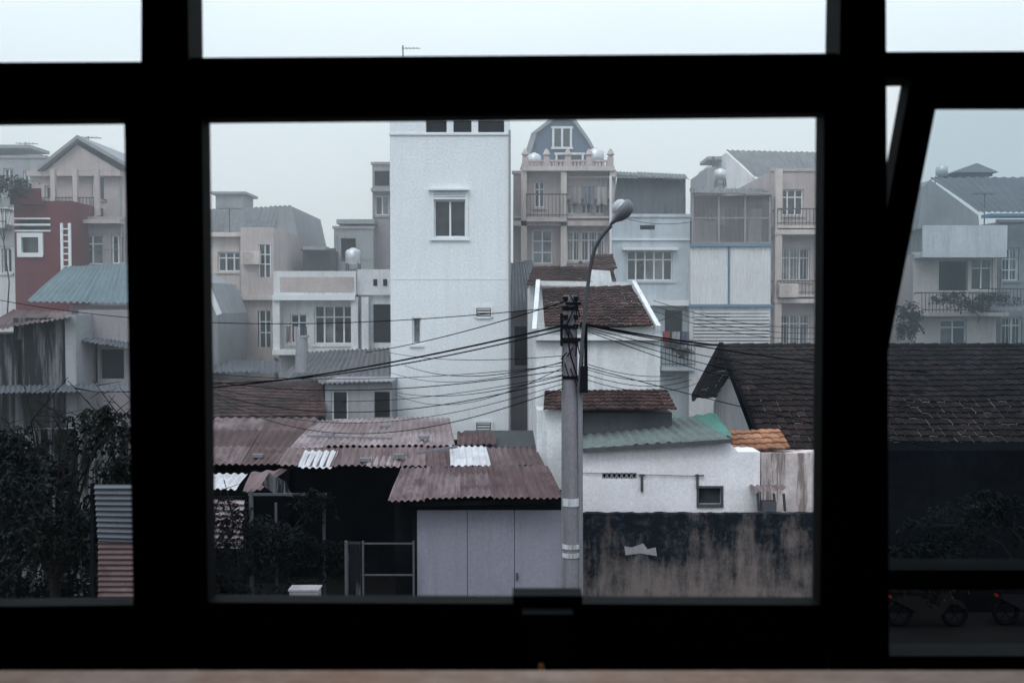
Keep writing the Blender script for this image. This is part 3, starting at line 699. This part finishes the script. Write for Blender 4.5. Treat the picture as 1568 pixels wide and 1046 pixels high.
c=MB(); c.box(X(528,d),X(549,d),d+.05,d+.3,0,Z(834,d)); c.obj('gate_post',M['stain'])
root('whitewashed_block',(X(465,18.5),18.6,0)); c=MB(); a=P(443,905,18.4); b=P(487,922,18.4); c.box(a.x,b.x,18.4,18.7,.13,a.z); c.box(a.x-.02,b.x+.02,18.38,18.72,a.z,a.z+.03); c.obj('block',M['mauve'])
root('timber_posts',(X(440,22),22,0)); c=MB()
for px,t,w in((382,752,.08),(494,756,.06),(420,770,.05),(628,770,.05)): c.beam((X(px,22),22,0),(X(px,22),22,Z(t,22)),w)
c.beam(P(380,757,22),P(500,757,22),.05); c.obj('posts',M['dgrey'])

# ================= POLE, LAMP, WIRES =================
d=18.3
base=Vector((X(876,d),d,0)); top=P(873,452,d)
root('utility_pole',base)
c=MB(); c.cyl(base,top,.17,.125,20); c.obj('shaft',wall_mat('pole_concrete',(.21,.195,.22),.7,(.07,.066,.076),seed=41),smooth=True)
c=MB()
for py in(762,832,845): 
    k=(py-452)/470; r=.127+.045*k
    q=P(874.5,py,d); c.cyl(q,q-Vector((0,0,.08 if py!=762 else .14)),r+.01,r+.01,20)
c.obj('painted_bands',wall_mat('worn_white_paint',(.55,.55,.58),.8,(.15,.14,.15),seed=43,lo=.45,hi=.6))
c=MB()
for py in(470,498,520,575):
    q=P(873,py,d); c.cyl(q,q-Vector((0,0,.06)),.15,.15,16)
c.beam(P(866,465,d-.15),P(890,465,d-.15),.05); c.beam(P(862,520,d-.16),P(898,520,d-.16),.07,.06)
c.beam(P(860,480,d-.16),P(860,530,d-.16),.05); c.beam(P(897,500,d-.16),P(897,575,d-.16),.06)
c.box(P(890,0,d).x-0.02,X(899,d),d-.25,d-.1,Z(600,d),Z(560,d))
for py in(462,476,490,504): 
    for pxx in(866,882): q=P(pxx,py,d-.2); c.cyl(q,q+Vector((0,0,.09)),.035,.05,8)
for i in range(16):
    ang=i*.9; q=P(873+11*sin(ang),452+i*8,d-.17); c.beam(q,q+Vector((.12*cos(ang),-.02,-.22-.1*sin(i))),.02)
c.obj('brackets_and_insulators',M['dark'])
c=MB(); c.cyl((base.x+.17,d-.05,0),P(888,590,d-.05),.05,n=10); c.cyl((base.x-.16,d-.02,0),P(863,520,d-.02),.035,n=10); c.obj('conduits',M['conc'])
def tube(name,pts,r,mat,res=6):
    cu=bpy.data.curves.new(name,'CURVE'); cu.dimensions='3D'; cu.bevel_depth=r; cu.bevel_resolution=2
    sp=cu.splines.new('NURBS'); sp.points.add(len(pts)-1); sp.order_u=4; sp.use_endpoint_u=True; sp.resolution_u=res
    for i,p in enumerate(pts): sp.points[i].co=(*p,1)
    cu.materials.append(mat); o=bpy.data.objects.new(name,cu); S.collection.objects.link(o)
    if CUR is not None: 
        o.parent=CUR; o.location=-Vector(CUR.location)
    return o
root('street_lamp',P(890,600,d-.2))
tube('arm',[P(886,600,d-.18),P(889,560,d-.2),P(893,500,d-.25),P(900,440,d-.3),P(905,395,d-.4),P(916,365,d-.5),P(936,346,d-.6)],.035,M['iron'])
c=MB()
h=P(950,324,d-.65); ax=(P(962,310,d-.65)-P(936,343,d-.65)).normalized(); sd=Vector((0,1,0)); up=ax.cross(sd).normalized()
if up.x>0: up=-up
prof=[(-.29,.03,.03),(-.2,.06,.06),(-.1,.15,.14),(.02,.2,.18),(.12,.2,.18),(.2,.16,.14),(.25,.05,.05)]
rings=[]
for t,w,hh in prof:
    rings.append([h+ax*t+sd*w*cos(2*pi*k/18)+up*(hh*sin(2*pi*k/18)*(1 if sin(2*pi*k/18)<0 else .45)) for k in range(18)])
for i in range(len(rings)-1):
    for k in range(18):
        kk=(k+1)%18; c.poly([rings[i][k],rings[i][kk],rings[i+1][kk],rings[i+1][k]])
c.poly(rings[-1]); c.poly(rings[0][::-1]); c.obj('lamp_head',plain('lamp_housing',(.13,.13,.15),.5),smooth=True,merge=True)
c=MB(); prev=None
for i,(t,w) in enumerate([(0,.17),(.06,.15),(.11,.09),(.13,.0)]):
    ring=[h+ax*(.05)+ax*(w*.9*sin(2*pi*k/16))+sd*w*cos(2*pi*k/16)+up*(.055+t) for k in range(16)]
    if prev:
        for k in range(16): kk=(k+1)%16; c.poly([prev[k],prev[kk],ring[kk],ring[k]])
    prev=ring
c.obj('lens_bowl',plain('lamp_bowl',(.34,.35,.38),.2),smooth=True,merge=True)

root('overhead_cables',(0,18,6))
def wire(a,b,sag,r=.011,n=8):
    a=Vector(a);b=Vector(b); pts=[]
    for i in range(n+1):
        t=i/n; p=a.lerp(b,t); p.z-=sag*4*t*(1-t); pts.append(p)
    tube('cable',pts,r,M['dark'])
pt=lambda px,py: P(px,py,d-.2)
wire(pt(866,498),P(150,600,30),.35,.018)
wire(pt(862,505),P(300,588,26),.25,.013)
wire(pt(866,462),P(560,540,30),.1,.011)
wire(pt(866,470),P(-100,440,26),.6,.008)
for i in range(6): wire(pt(862,560+i*7),P(250+20*i,565+i*11,24+i),.25+.12*i,.006+.003*(i%2))
wire(pt(862,555),P(620,560,31.9),.3,.009); wire(pt(862,575),P(600,600,31.9),.25,.008)
for i in range(3): wire(pt(862,545+i*9),P(596,540+i*30,31.8),.15+.2*i,.007)
for i in range(4): wire(pt(888,497+i*2),P(1420,570+i*16,20+i*2),.12+.1*i,.008+.004*(i==0))
wire(pt(890,495),P(1115,530,28),.05,.02); wire(pt(890,498),P(1050,470,39),.3,.012)
for i in range(4): wire(pt(890,555+i*8),P(1030+15*i,575+i*3,27),.12+.05*i,.007)
wire(pt(890,560),P(1640,720,19),.15,.008)
for i in range(3): wire(P(1000,460+i*8,38),P(1300,500+i*9,36),.4,.012)
wire(P(940,330,39.8),P(1060,340,39.3),.2,.012)
tube('service_drop',[pt(872,500),pt(868,530),pt(880,560),pt(888,600),pt(893,570),pt(893,520)],.014,M['dark'])

# ================= VEGETATION =================
def leafmat(name,c0,c1):
    m,n,l,b=nt(name)
    g=n.new('ShaderNodeNewGeometry').outputs['Position']
    v=noise(n,l,g,2.2,3); 
    l.new(mix(n,l,c0,c1,ramp(n,l,v,.45,.7)),b.inputs['Base Color']); b.inputs['Roughness'].default_value=.9; b.inputs['Specular IOR Level'].default_value=.08
    return m
M['leaf']=leafmat('dark_leaves',(.004,.006,.006),(.03,.038,.036))
M['leaf2']=leafmat('bush_leaves',(.002,.0035,.004),(.011,.015,.015))
M['bark']=plain('bark',(.016,.014,.013),.9,spec=.05)
def tree(name,base,crown,rad,nstr,hang=(.5,1.6),leaf=.09,mat='leaf',seed=1,bare=0,trunk=.14,lp=9,nc=7,fill=0):
    random.seed(seed); root(name,base); base=Vector(base);crown=Vector(crown)
    t=MB(); fork=base.lerp(crown,.6); mid=base.lerp(fork,.5)+Vector((.15,0,0))
    t.cyl(base,mid,trunk,trunk*.8,10); t.cyl(mid,fork,trunk*.8,trunk*.6,10)
    lv=MB(); cl=[]
    def leafat(q,L,down=1.6,wd=.2):
        an=random.uniform(0,2*pi); L*=random.uniform(.6,1.4); dr=Vector((cos(an),sin(an),random.uniform(-down,.1))).normalized()*L
        wv=dr.cross(Vector((random.uniform(-1,1),random.uniform(-1,1),1))).normalized()*L*wd
        lv.poly([q,q+dr*.5+wv,q+dr,q+dr*.5-wv])
    for i in range(nc):
        a=2*pi*i/nc+random.uniform(-.4,.4); q=random.uniform(.4,.9)
        cl.append((crown+Vector((cos(a)*rad[0]*q,sin(a)*rad[1]*q,random.uniform(-.6,.75)*rad[2])),random.uniform(.25,.55)))
    for cc,cr in cl:
        m1=fork.lerp(cc,.5)+Vector((random.uniform(-.2,.2),0,.2)); t.cyl(fork,m1,trunk*.3,trunk*.2,7); t.cyl(m1,cc,trunk*.2,.015,6)
        for _ in range(fill//nc):
            a=random.uniform(0,2*pi);e=random.uniform(-1.2,1.5);rr=cr*random.random()**.4
            leafat(cc+Vector((cos(a)*cos(e)*rad[0],sin(a)*cos(e)*rad[1],sin(e)*rad[2]))*rr,leaf*1.1,1.3,.2)
    for b in range(nstr):
        cc,cr=random.choice(cl); a=random.uniform(0,2*pi); e=random.uniform(-.4,1.5); rr=random.uniform(.3,1.1)*cr
        p=cc+Vector((cos(a)*cos(e)*rad[0],sin(a)*cos(e)*rad[1],sin(e)*rad[2]))*rr
        if b%8==0: t.cyl(cc,p,.02,.008,5)
        h=random.uniform(*hang)*random.uniform(.5,1); dx=random.uniform(-.45,.45);dy=random.uniform(-.25,.25); k=int(h*lp)+2; last=p
        for i in range(k):
            f=i/k; q=p+Vector((dx*f+.05*sin(f*7+b),dy*f,.18*sin(f*pi)-h*f*f))
            if i>0 : t.beam(last,q,.007)
            last=q
            for s in range(4): leafat(q,leaf)
    for b in range(bare):
        a=random.uniform(0,2*pi); p=crown+Vector((cos(a)*rad[0]*.8,sin(a)*rad[1]*.5,rad[2]*random.uniform(.5,1.1)))
        q=p+Vector((random.uniform(-.9,.9),random.uniform(-.2,.2),random.uniform(.3,.9))); t.cyl(fork,p,.02,.014,5); t.cyl(p,q,.014,.005,4)
        for _ in range(5):
            s=p.lerp(q,random.uniform(.1,.9)); t.cyl(s,s+Vector((random.uniform(-.5,.5),random.uniform(-.1,.1),random.uniform(-.15,.3))),.008,.003,4)
    t.obj('trunk_and_limbs',M['bark']); lv.obj('foliage',M[mat])
tree('weeping_tree',(-8.3,17.6,0.1),(-8.0,17.4,3.6),(2.2,1.0,1.4),300,(.6,2.3),.11,seed=3,bare=26,nc=11,fill=4200)
tree('garden_tree',(-6.5,18.9,0.1),(-6.5,18.8,2.0),(1.5,1,1.3),180,(.4,1.5),.1,'leaf2',seed=5,bare=8,fill=3500)
tree('garden_tree',(-10.2,18.8,0.1),(-9.8,18.7,2.4),(2.1,1,1.7),240,(.4,1.7),.11,'leaf2',seed=6,fill=5500)
tree('garden_shrub',(X(440,21.5),21.5,0),(X(435,21.5),21.5,1.9),(1.2,.5,1.0),150,(.2,.8),.1,'leaf2',seed=8,trunk=.06,fill=2500)
tree('garden_shrub',(X(400,19.8),19.8,0),(X(400,19.8),19.8,.9),(1.2,.5,.6),130,(.2,.7),.09,'leaf2',seed=9,trunk=.05,fill=1500)
tree('garden_shrub',(X(90,19.8),19.8,0),(X(90,19.8),19.8,.9),(2.2,.5,.9),200,(.2,.7),.1,'leaf2',seed=19,trunk=.05,fill=3500)
tree('roadside_tree',(X(1640,20),20.3,0),(X(1560,20),20.3,2.2),(2.6,.8,1.3),200,(.3,1.0),.11,'leaf2',seed=12,fill=3000)
tree('balcony_plants',(X(10,38.5),38.5,6.4),(X(6,38.5),38.5,Z(290,38.5)),(1.0,.4,.5),90,(.1,.5),.12,'leaf',seed=13,trunk=.03,fill=500)
tree('balcony_plants',(X(1500,39.5),39.6,6.4),(X(1490,39.5),39.8,Z(465,39.5)),(1.5,.3,.4),120,(.1,.5),.12,'leaf',seed=14,trunk=.03,fill=500)
tree('balcony_plants',(X(1395,39.5),39.6,6),(X(1395,39.5),39.6,Z(500,39.5)),(.6,.3,.9),90,(.1,.6),.12,'leaf',seed=15,trunk=.03,fill=500)
tree('potted_plants',(X(1040,39),39,5),(X(1040,39),39,Z(540,39)),(.5,.3,.35),70,(.1,.4),.09,'leaf',seed=16,trunk=.03)
random.seed(99)

# ================= MOTORBIKES =================
def bike(loc,col):
    root('parked_motorbike',loc); L=Vector(loc)
    def tor(c,R,r,mb):
        for i in range(24):
            for j in range(8):
                def pp(i,j):
                    a=2*pi*i/24;b=2*pi*j/8; return c+Vector(((R+r*cos(b))*cos(a),r*sin(b),(R+r*cos(b))*sin(a)))
                mb.poly([pp(i,j),pp(i+1,j),pp(i+1,j+1),pp(i,j+1)])
    w=MB(); 
    for x in(-.6,.62): 
        c=L+Vector((x,0,.29)); tor(c,.25,.05,w)
        for k in range(6): w.beam(c,c+Vector((cos(k*pi/3)*.24,0,sin(k*pi/3)*.24)),.015)
    w.obj('wheels',M['dark'])
    b=MB()
    side=[(-.78,.62),(-.75,.74),(-.2,.72),(.0,.5),(.25,.45),(.42,.9),(.52,.95),(.5,.6),(.3,.3),(-.1,.28),(-.45,.45)]
    b.prism([L+Vector((x,-.13,z)) for x,z in side],.26); b.prism([L+Vector((x,-.06,z)) for x,z in((.4,.55),(.5,.62),(.75,.56),(.86,.4),(.8,.4),(.66,.5),(.5,.5))],.12)
    b.obj('body',plain('shade_toned_bike_paint',col,.5,spec=.12)); s=MB(); s.prism([L+Vector((x,-.14,z)) for x,z in((-.8,.75),(-.7,.82),(-.1,.78),(0,.73))],.28); s.obj('seat',M['dark'])
    h=MB(); h.beam(L+Vector((.44,-.33,1.02)),L+Vector((.44,.33,1.02)),.03); h.beam(L+Vector((.5,0,.95)),L+Vector((.62,0,.29)),.06); 
    for s_ in(-.3,.3): h.beam(L+Vector((.44,s_,1.02)),L+Vector((.4,s_*1.1,1.2)),.015); h.cyl(L+Vector((.4,s_*1.1,1.22)),L+Vector((.38,s_*1.1,1.22)),.06,n=10)
    h.obj('handlebar_fork_mirrors',M['dark'])
    t=MB(); t.box(L.x-.84,L.x-.78,L.y-.05,L.y+.05,L.z+.63,L.z+.68); t.obj('tail_light',plain('red_lens',(.2,.02,.015),.3))
    t=MB(); t.cyl(L+Vector((.5,0,.85)),L+Vector((.6,0,.84)),.06,.08,14); t.obj('headlight',M['dgrey'])
bike((X(1368,21.6)+.81,21.6,.005),(.01,.008,.009)); bike((X(1368,21.6)+3.2,21.7,.005),(.007,.008,.012))  # bodies coloured almost black to carry the shadow they stand in

# ================= WINDOW & ROOM =================
D=1.3
M['frame']=plain('black_window_paint',(.0035,.004,.0045),.7,var=.5,spec=.06)
M['room']=wall_mat('dim_room_paint',(.04,.04,.042),.2)
root('window_frame',(0,D,CZ))
def member(mb,q,d0,dep): mb.prism([P(x,y,d0) for x,y in q],dep)
c=MB()
member(c,[(-150,97),(217,95),(217,150),(-150,152)],D,.05)
member(c,[(286,89),(1290,82),(1290,140),(286,146)],D,.05)
member(c,[(1356,80),(2150,76),(2150,116),(1356,120)],D,.05)
member(c,[(217,-160),(286,-160),(300,1080),(212,1080)],D-.01,.06)
member(c,[(1290,-160),(1356,-160),(1362,1080),(1268,1080)],D-.01,.06)
member(c,[(-150,985),(220,985),(220,1080),(-150,1080)],D+.001,.05)
member(c,[(299,985),(1270,985),(1270,1080),(299,1080)],D+.001,.05)
member(c,[(1361,1004),(2150,1004),(2150,1080),(1361,1080)],D+.001,.05)
member(c,[(-150,-160),(217,-160),(217,-120),(-150,-120)],D,.05)
member(c,[(286,-160),(1290,-160),(1290,-120),(286,-120)],D,.05)
member(c,[(1356,-160),(2150,-160),(2150,-120),(1356,-120)],D,.05)
c.obj('fixed_frame',M['frame'])
def sash(name,o,i,d0,dep=.035):
    m=MB()
    for k in range(4):
        j=(k+1)%4; member(m,[o[k],o[j],i[j],i[k]],d0,dep)
    ob=m.obj(name,M['frame'])
    bv=ob.modifiers.new('b','BEVEL'); bv.width=.003; bv.segments=2; bv.limit_method='ANGLE'
    return ob
sash('centre_sash',[(282,128),(1296,122),(1284,1000),(296,1000)],[(309,182),(1262,173),(1256,926),(318,922)],D-.04)
sash('side_sash',[(-160,132),(226,128),(232,1000),(-160,1000)],[(-120,186),(190,183),(204,926),(-120,930)],D-.04)
def dirty(name,tint,dust,dustcol=(.55,.64,.72)):
    m=bpy.data.materials.new(name); m.use_nodes=True; n=m.node_tree.nodes; l=m.node_tree.links; n.clear()
    out=n.new('ShaderNodeOutputMaterial'); tr=n.new('ShaderNodeBsdfTransparent'); tr.inputs[0].default_value=(*tint,1)
    tl=n.new('ShaderNodeBsdfTranslucent'); tl.inputs[0].default_value=(*dustcol,1)
    g=n.new('ShaderNodeNewGeometry').outputs['Position']
    a=noise(n,l,g,7,6,.7); b=noise(n,l,g,260,2,.5)
    v=mathn(n,l,'ADD',mathn(n,l,'MULTIPLY',ramp(n,l,a,.35,.75),dust),mathn(n,l,'MULTIPLY',ramp(n,l,b,.4,.7),dust*.6))
    mx=n.new('ShaderNodeMixShader'); l.new(v,mx.inputs[0]); l.new(tr.outputs[0],mx.inputs[1]); l.new(tl.outputs[0],mx.inputs[2]); l.new(mx.outputs[0],out.inputs[0]); return m
M['pane']=dirty('dusty_window_glass',(.96,.98,.985),.01)
M['pane2']=dirty('grimy_window_glass',(.66,.74,.78),.007)
c=MB()
y=D-.02
c.poly([P(305,178,y),P(1266,170,y),P(1260,930,y),P(314,926,y)])
c.poly([P(-130,180,y),P(194,179,y),P(208,930,y),P(-130,933,y)])
for a,b in((-145,216.5),(286.5,1289.5),(1356.5,2140)): c.poly([P(a,-140,D+.03),P(b,-140,D+.03),P(b,90,D+.03),P(a,97,D+.03)])
c.obj('window_panes',M['pane'])
c=MB(); member(c,[(785,912),(892,912),(892,1010),(785,1010)],D-.08,.035); member(c,[(800,940),(878,940),(870,1040),(808,1040)],D-.11,.03)
o=c.obj('latch',M['frame']); bv=o.modifiers.new('b','BEVEL'); bv.width=.006; bv.segments=3
c=MB(); c.cyl(P(828,1016,D-.14),P(832,1040,D-.14),.003,.007,8); c.obj('latch_pin',plain('brass',(.5,.25,.1),.4,.6))
root('awning_sash',P(1560,130,D))
al=radians(25.5); H=P(1400,118,D); HR=P(2140,116,D)
def A_(x,s,o=0): return Vector((x,D+.0+s*sin(al)+o*cos(al),H.z-s*cos(al)+o*sin(al)))
def abox(mb,xa,xb,s0,s1,o0,o1):
    v=[A_(xa,s0,o0),A_(xb,s0,o0),A_(xb,s1,o0),A_(xa,s1,o0),A_(xa,s0,o1),A_(xb,s0,o1),A_(xb,s1,o1),A_(xa,s1,o1)]
    for q in((0,1,2,3),(7,6,5,4),(0,4,5,1),(1,5,6,2),(2,6,7,3),(3,7,4,0)): mb.poly([v[i] for i in q])
L=.86; w=.043; xl=H.x
c=MB(); abox(c,xl-.004,xl+w-.007,0,L,0,.03); abox(c,HR.x-w,HR.x,0,L,0,.03); abox(c,xl+w-.007,HR.x-w,0,w,0,.029); abox(c,xl+w-.007,HR.x-w,L-w,L,0,.029)
c.obj('sash_frame',M['frame'])
c=MB(); c.poly([A_(xl+w-.02,w-.01,.015),A_(HR.x-w,w-.01,.015),A_(HR.x-w,L-w+.01,.015),A_(xl+w-.02,L-w+.01,.015)]); c.obj('sash_glass',M['pane2'])
root('windowsill',(0,.8,CZ-.5))
zs=P(784,1026,1.05).z
c=MB(); c.box(-1.6,1.6,.55,1.05,zs-.05,zs)
o=c.obj('sill_board',wall_mat('worn_pink_sill',(.88,.64,.54),.5,(.5,.2,.08),seed=50,lo=.4,hi=.6)); bv=o.modifiers.new('b','BEVEL'); bv.width=.006; bv.segments=3
zb=P(784,1079,D).z
c=MB(); c.box(-1.6,1.6,.65,1.04,5.4,zs-.052); c.box(-1.6,1.6,1.041,D-.09,5.4,zb-.02); c.obj('sill_wall',M['room'])
root('room',(0,-1,5.4))
xL,xR=P(-150,0,D).x,P(2150,0,D).x; zT=P(784,-160,D).z; zB=zb+.003
c=MB()
c.box(-4,xL,D-.08,D+.12,5.4,8.4); c.box(xR,4,D-.08,D+.12,5.4,8.4); c.box(xL,xR,D-.08,D+.12,zT,8.4); c.box(xL,xR,D-.08,D+.12,5.4,zB)
c.box(-4,4,-3.2,-3,5.4,8.4); c.box(-4.2,-4,-3.2,D+.12,5.4,8.4); c.box(4,4.2,-3.2,D+.12,5.4,8.4)
c.box(-4.2,4.2,-3.2,D+.12,8.403,8.6)
c.obj('walls_and_ceiling',M['room'])
c=MB(); c.box(-4.2,4.2,-3.2,D+.12,5.2,5.397); c.obj('floor',M['room'])
c=MB(); c.box(-4.2,4.2,-3.2,D+.12,0,5.197); c.obj('lower_storeys',M['grey'])

# ================= HAZE =================
CUR=None
c=MB(); c.box(-70,70,25.57,90,-.5,26); hz=c.obj('haze',)
m=bpy.data.materials.new('misty_air'); m.use_nodes=True; n=m.node_tree.nodes; n.clear()
out=n.new('ShaderNodeOutputMaterial'); vs=n.new('ShaderNodeVolumeScatter'); vs.inputs['Color'].default_value=(.88,.955,1,1); vs.inputs['Density'].default_value=.014; vs.inputs['Anisotropy'].default_value=.2
m.node_tree.links.new(vs.outputs[0],out.inputs['Volume']); hz.data.materials.append(m)

# ================= WORLD / LIGHT / CAMERA =================
w=bpy.data.worlds.new('World'); S.world=w; w.use_nodes=True; n=w.node_tree.nodes; l=w.node_tree.links
bg=n['Background']; sky=n.new('ShaderNodeTexSky'); sky.sky_type='NISHITA'; sky.sun_disc=False
sky.sun_elevation=radians(50); sky.sun_rotation=radians(200); sky.dust_density=4; sky.air_density=1.5
tc=n.new('ShaderNodeTexCoord'); sp=n.new('ShaderNodeSeparateXYZ'); l.new(tc.outputs['Generated'],sp.inputs[0])
mr=n.new('ShaderNodeMapRange'); mr.inputs[1].default_value=.1; mr.inputs[2].default_value=1; l.new(sp.outputs[2],mr.inputs[0])
oc=mix(n,l,(10.4,11.9,12.5),(17.8,20,22.3),mr.outputs[0])
cl=noise(n,l,tc.outputs['Generated'],2.2,4,.5,(1,1,2.5))
oc=mix(n,l,oc,mix(n,l,(.84,.87,.9),(1.12,1.10,1.08),cl),1.0,'MULTIPLY')
l.new(mix(n,l,sky.outputs[0],oc,.9),bg.inputs[0]); bg.inputs[1].default_value=.1
sd=bpy.data.lights.new('sun','SUN'); sd.energy=.9; sd.angle=radians(20); sd.color=(1,.97,.95); so=bpy.data.objects.new('sun',sd); S.collection.objects.link(so)
so.rotation_euler=(radians(40),0,radians(-20)); so.location=(0,0,40)
cam=bpy.data.cameras.new('camera'); co=bpy.data.objects.new('camera',cam); S.collection.objects.link(co)
co.location=(0,0,CZ); co.rotation_euler=(radians(90)-TH,0,0); cam.sensor_width=36; cam.lens=F/1568*36; cam.clip_start=.02; cam.clip_end=6000
cam.dof.use_dof=True; cam.dof.focus_distance=28; cam.dof.aperture_fstop=7
S.camera=co
S.view_settings.view_transform='Standard'; S.view_settings.look='None'; S.view_settings.exposure=0
